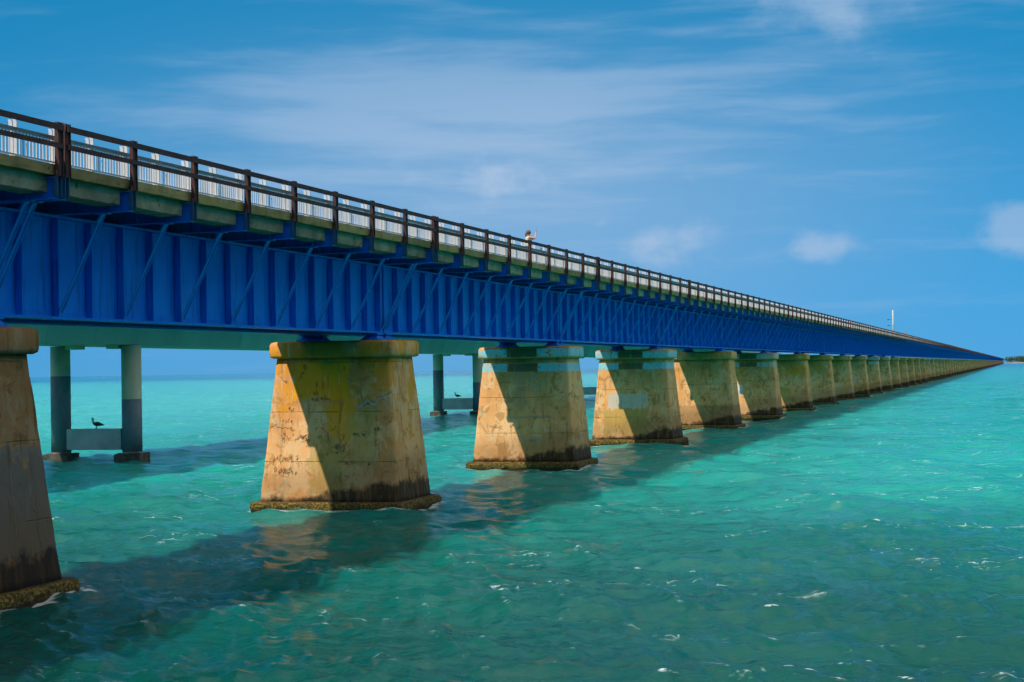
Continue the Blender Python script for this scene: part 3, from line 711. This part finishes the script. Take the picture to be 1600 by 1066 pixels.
# ------------------------------------------------------------------ pelicans
def pelican(loc, rz, label):
    e = empty('pelican', loc, rz)       # faces local +x
    b = MB().tube([(-.40, 0, .20), (-.34, 0, .215), (-.24, 0, .25), (-.10, 0, .28), (.04, 0, .29), (.13, 0, .305), (.19, 0, .345), (.215, 0, .41), (.205, 0, .48), (.20, 0, .55), (.215, 0, .60), (.25, 0, .625), (.285, 0, .62), (.30, 0, .605)],
                  [.012, .035, .085, .125, .130, .105, .065, .042, .034, .032, .040, .048, .036, .012], 14)
    put('body', b.mesh('body', 'bird', True), e)
    put('bill', MB().tube([(.285, 0, .612), (.285, 0, .53), (.272, 0, .45), (.255, 0, .37)], [.022, .026, .020, .006], 8).mesh('bill', 'bill', True), e)
    for s in (-1, 1):
        w = MB().tube([(.10, s*.105, .32), (-.02, s*.125, .315), (-.16, s*.115, .28), (-.30, s*.075, .245), (-.44, s*.03, .215)], [.03, .075, .07, .045, .008], 8, .35)
        put('wing', w.mesh('wing', 'bird', True), e)
        put('leg', MB().tube([(.0, s*.055, .19), (.015, s*.055, .09), (-.005, s*.055, .012)], [.022, .013, .011], 6).tube([(-.03, s*.055, .012), (.09, s*.06, .008)], [.012, .03], 6, .35).mesh('leg', 'bill', True), e)
    tag(e, label, 'pelican', 'pelicans on the crossbeams')
face_left = math.atan2(-rt.y, -rt.x)
b0 = NB0; pelican((b0.x+rt.x*.05, b0.y+rt.y*.05-.05, 1.84), face_left, 'dark pelican on the crossbeam left of the yellow-stained pier')
b2 = NB0+nd*NSP*2; pelican((b2.x-.1, b2.y-.05, 1.84), face_left, 'small dark pelican on the farther crossbeam beside the aqua-banded pier')

# ------------------------------------------------------------------ people on the deck
def make_body():
    V = [(0,0,.95),(0,0,1.10),(.0,0,1.24),(.0,0,1.38),(.0,0,1.455),(.01,0,1.52),(.025,0,1.60),(.03,0,1.66)]
    R = [.135,.115,.12,.115,.06,.05,.088,.07]; E = [(i, i+1) for i in range(7)]
    for s in (-1, 1):
        n = len(V); V += [(.0,s*.10,.88),(.015,s*.105,.50),(-.02,s*.11,.10),(.10,s*.12,.035),(.16,s*.125,.03)]; R += [.095,.06,.042,.04,.03]
        E += [(0,n),(n,n+1),(n+1,n+2),(n+2,n+3),(n+3,n+4)]
        n = len(V); V += [(-.01,s*.17,1.405),(.27,s*.16,1.335),(.315,s*.09,1.56),(.33,s*.065,1.62)]; R += [.052,.040,.027,.026]
        E += [(3,n),(n,n+1),(n+1,n+2),(n+2,n+3)]
    n = len(V); V += [(.115,0,1.595)]; R += [.016]; E += [(6, n)]          # nose
    m = bpy.data.meshes.new('body'); m.from_pydata(V, E, []); o = bpy.data.objects.new('tmp', m); COL.objects.link(o)
    md = o.modifiers.new('s', 'SKIN'); md.use_smooth_shade = True
    for i, r in enumerate(R):
        q = m.skin_vertices[0].data[i]; q.radius = (r, r*(1.25 if 0 < i < 4 else 1)); q.use_root = (i == 0)
    o.modifiers.new('u', 'SUBSURF').levels = 1
    bpy.context.view_layer.update()
    ev = o.evaluated_get(bpy.context.evaluated_depsgraph_get()); res = bpy.data.meshes.new_from_object(ev); bpy.data.objects.remove(o)
    b = MB()                                                              # fingers and thumb closed round the phone
    for s in (-1, 1):
        for j in range(4):
            z = 1.615+.02*j; ln = (.05, .058, .055, .045)[j]
            b.tube([(.325, s*.07, z), (.352, s*.072, z+.012), (.365, s*(.072-ln*.5), z+.014), (.36, s*(.072-ln), z+.012)], [.010, .009, .008, .007], 6)
        b.tube([(.318, s*.07, 1.60), (.325, s*.04, 1.63), (.335, s*.03, 1.66)], [.011, .010, .008], 6)
    vs = [tuple(v.co) for v in res.vertices]; fs = [tuple(p.vertices) for p in res.polygons]; o_ = len(vs)
    vs += b.v; fs += [tuple(i+o_ for i in f) for f in b.f]
    r = bpy.data.meshes.new('body'); r.from_pydata(vs, [], fs); r.materials.append(MAT['skin']); r.shade_smooth(); return r
body_m = make_body()
def ell(cx, cy, cz, a, b_, c, n=12, z0=-1., z1=1.):
    rings = []
    for i in range(n+1):
        q = math.asin(z0+(z1-z0)*i/n*.999+.0005*(1-2*i/n)); rr_ = max(math.cos(q), .02)
        rings.append([(cx+a*rr_*math.cos(2*math.pi*j/14), cy+b_*rr_*math.sin(2*math.pi*j/14), cz+c*math.sin(q)) for j in range(14)])
    return rings
hg = MB().loft(ell(-.012, 0, 1.625, .108, .098, .118)); hg.tube([(-.09, 0, 1.60), (-.125, 0, 1.54), (-.125, 0, 1.45), (-.11, 0, 1.38)], [.05, .045, .032, .012], 8)
hair_m = hg.mesh('hair', 'hair', True)
def torso(z0, z1, mat, name, grow=1.):
    rings = []
    for i in range(9):
        z = z0+(z1-z0)*i/8; w = (.185+.02*math.cos((z-1.0)*9))*grow; dpt = (.135+.02*math.sin((z-1.0)*6))*grow
        if z > 1.36: w *= 1-(z-1.36)*2.2; dpt *= 1-(z-1.36)*1.6
        rings.append([(dpt*math.cos(2*math.pi*j/18), w*math.sin(2*math.pi*j/18), z) for j in range(18)])
    return MB().loft(rings).mesh(name, mat, True)
def shorts_mesh():
    g = MB(); r0 = [[(.15*math.cos(2*math.pi*j/16), .19*math.sin(2*math.pi*j/16), z) for j in range(16)] for z in (.80, .90, 1.02)]
    g.loft(r0)
    for s in (-1, 1): g.loft([[(.115*math.cos(2*math.pi*j/14)+.01, s*.105+.10*math.sin(2*math.pi*j/14), z) for j in range(14)] for z in (.55, .70, .86)])
    return g.mesh('shorts', 'shorts', True)
top_m_, sh_m = torso(.98, 1.43, 'top', 'tank_top'), shorts_mesh()
phone_m = soften(MB().box(.338, .348, -.040, .040, 1.60, 1.755).mesh('phone', 'phone'), .003)
def person(x, y, rz, label, shirt=None, phone=False, group=None):
    e = empty('person', (x, y, 9.402), rz)
    put('body', body_m, e); put('hair', hair_m, e); put('shorts', sh_m, e)
    o = put('tank_top' if not shirt else 'shirt', top_m_, e)
    if shirt: o.material_slots[0].link = 'OBJECT'; o.material_slots[0].material = MAT[shirt]
    tag(e, label, 'person', group)
    if phone:
        tag(put('phone', phone_m, None, (x, y, 9.402), rz), 'small dark phone held up by the person at the rail', 'phone')
person(2.62, 71.35, YAW+.10, 'person in a pale top at the rail, holding up a phone', phone=True)
person(2.5, 347.0, math.pi*.5, 'tiny distant person in an orange shirt beside the tall white pole', 'orange', group='distant people on the deck')
person(1.9, 354.5, math.pi*.5, 'tiny distant person in a lilac shirt just right of the orange-shirted one', 'pink', group='distant people on the deck')
person(2.5, 675., math.pi*.5, 'farthest tiny person in white on the deck towards the vanishing point', 'whites', group='distant people on the deck')

# ------------------------------------------------------------------ pole on the far edge of the deck
e = empty('utility_pole', (-3.05, 390.0, 9.40))
put('shaft', MB().loft([ngon(.21, 0), ngon(.17, 7.55), ngon(.10, 7.62)]).mesh('shaft', 'pole', True), e)
for z in (5.45, 4.1): put('arm', MB().beam((-.15, 0, z), (-1.15, -.2, z+.03), .06, .05).box(-1.25, -.75, -.26, -.10, z-.05, z+.09).mesh('arm', 'phone'), e)
tag(e, 'tall plain white pole rising above the far deck railing', 'pole')

# ------------------------------------------------------------------ wooded key at the far end
rings = []
for sc, z in ((1.0, -1.5), (.97, .4), (.88, 1.6), (.6, 2.2), (.05, 2.5)):
    rings.append([(190+215*sc*math.cos(a)*(1+.06*math.sin(5*a+1)), 3880+190*sc*math.sin(a)*(1+.08*math.sin(3*a)), z) for a in np.linspace(0, 2*math.pi, 48, endpoint=False)])
tag(put('island', MB().loft(rings).mesh('island', 'land')), kind='structure')
wood = MB(); g = np.random.default_rng(3)
for i in range(800):
    a = g.random()*6.28; q = math.sqrt(g.random())*.9; cx, cy = 190+205*q*math.cos(a), 3880+180*q*math.sin(a); h = 9+6*g.random(); r = 4.5+3*g.random()
    for j in range(34):
        v = g.normal(size=3); v /= np.linalg.norm(v); v *= .5+.5*g.random(); p = np.array((cx+v[0]*r, cy+v[1]*r, 2+h*.62+v[2]*h*.40))
        n1, n2 = g.normal(size=3), g.normal(size=3); n1 *= 1.3/np.linalg.norm(n1); n2 *= 1.1/np.linalg.norm(n2)
        wood.add([p-n1, p+n2, p+n1, p-n2], [(0, 1, 2, 3)])
    wood.tube([(cx, cy, 1.2), (cx+.4, cy, 2+h*.6)], [.4, .2], 5)
tag(put('island_wood', wood.mesh('island_wood', 'leaf')), 'dark low wood on the key at the far end of the bridge', 'trees', kind='stuff')
hs_ = empty('white_house', (58, 3690, 2.0), .3)
put('wall', MB().box(-5, 5, -4, 4, -1.5, 4).mesh('wall', 'roof'), hs_)
put('roof', MB().loft([[(-5.6, -4.6, 4.02), (5.6, -4.6, 4.02), (5.6, 4.6, 4.02), (-5.6, 4.6, 4.02)], [(-5.6, -.1, 6.5), (5.6, -.1, 6.5), (5.6, .1, 6.5), (-5.6, .1, 6.5)]]).mesh('roof', 'grey'), hs_)
tag(hs_, 'tiny white house at the wooded key by the right picture edge', 'house')
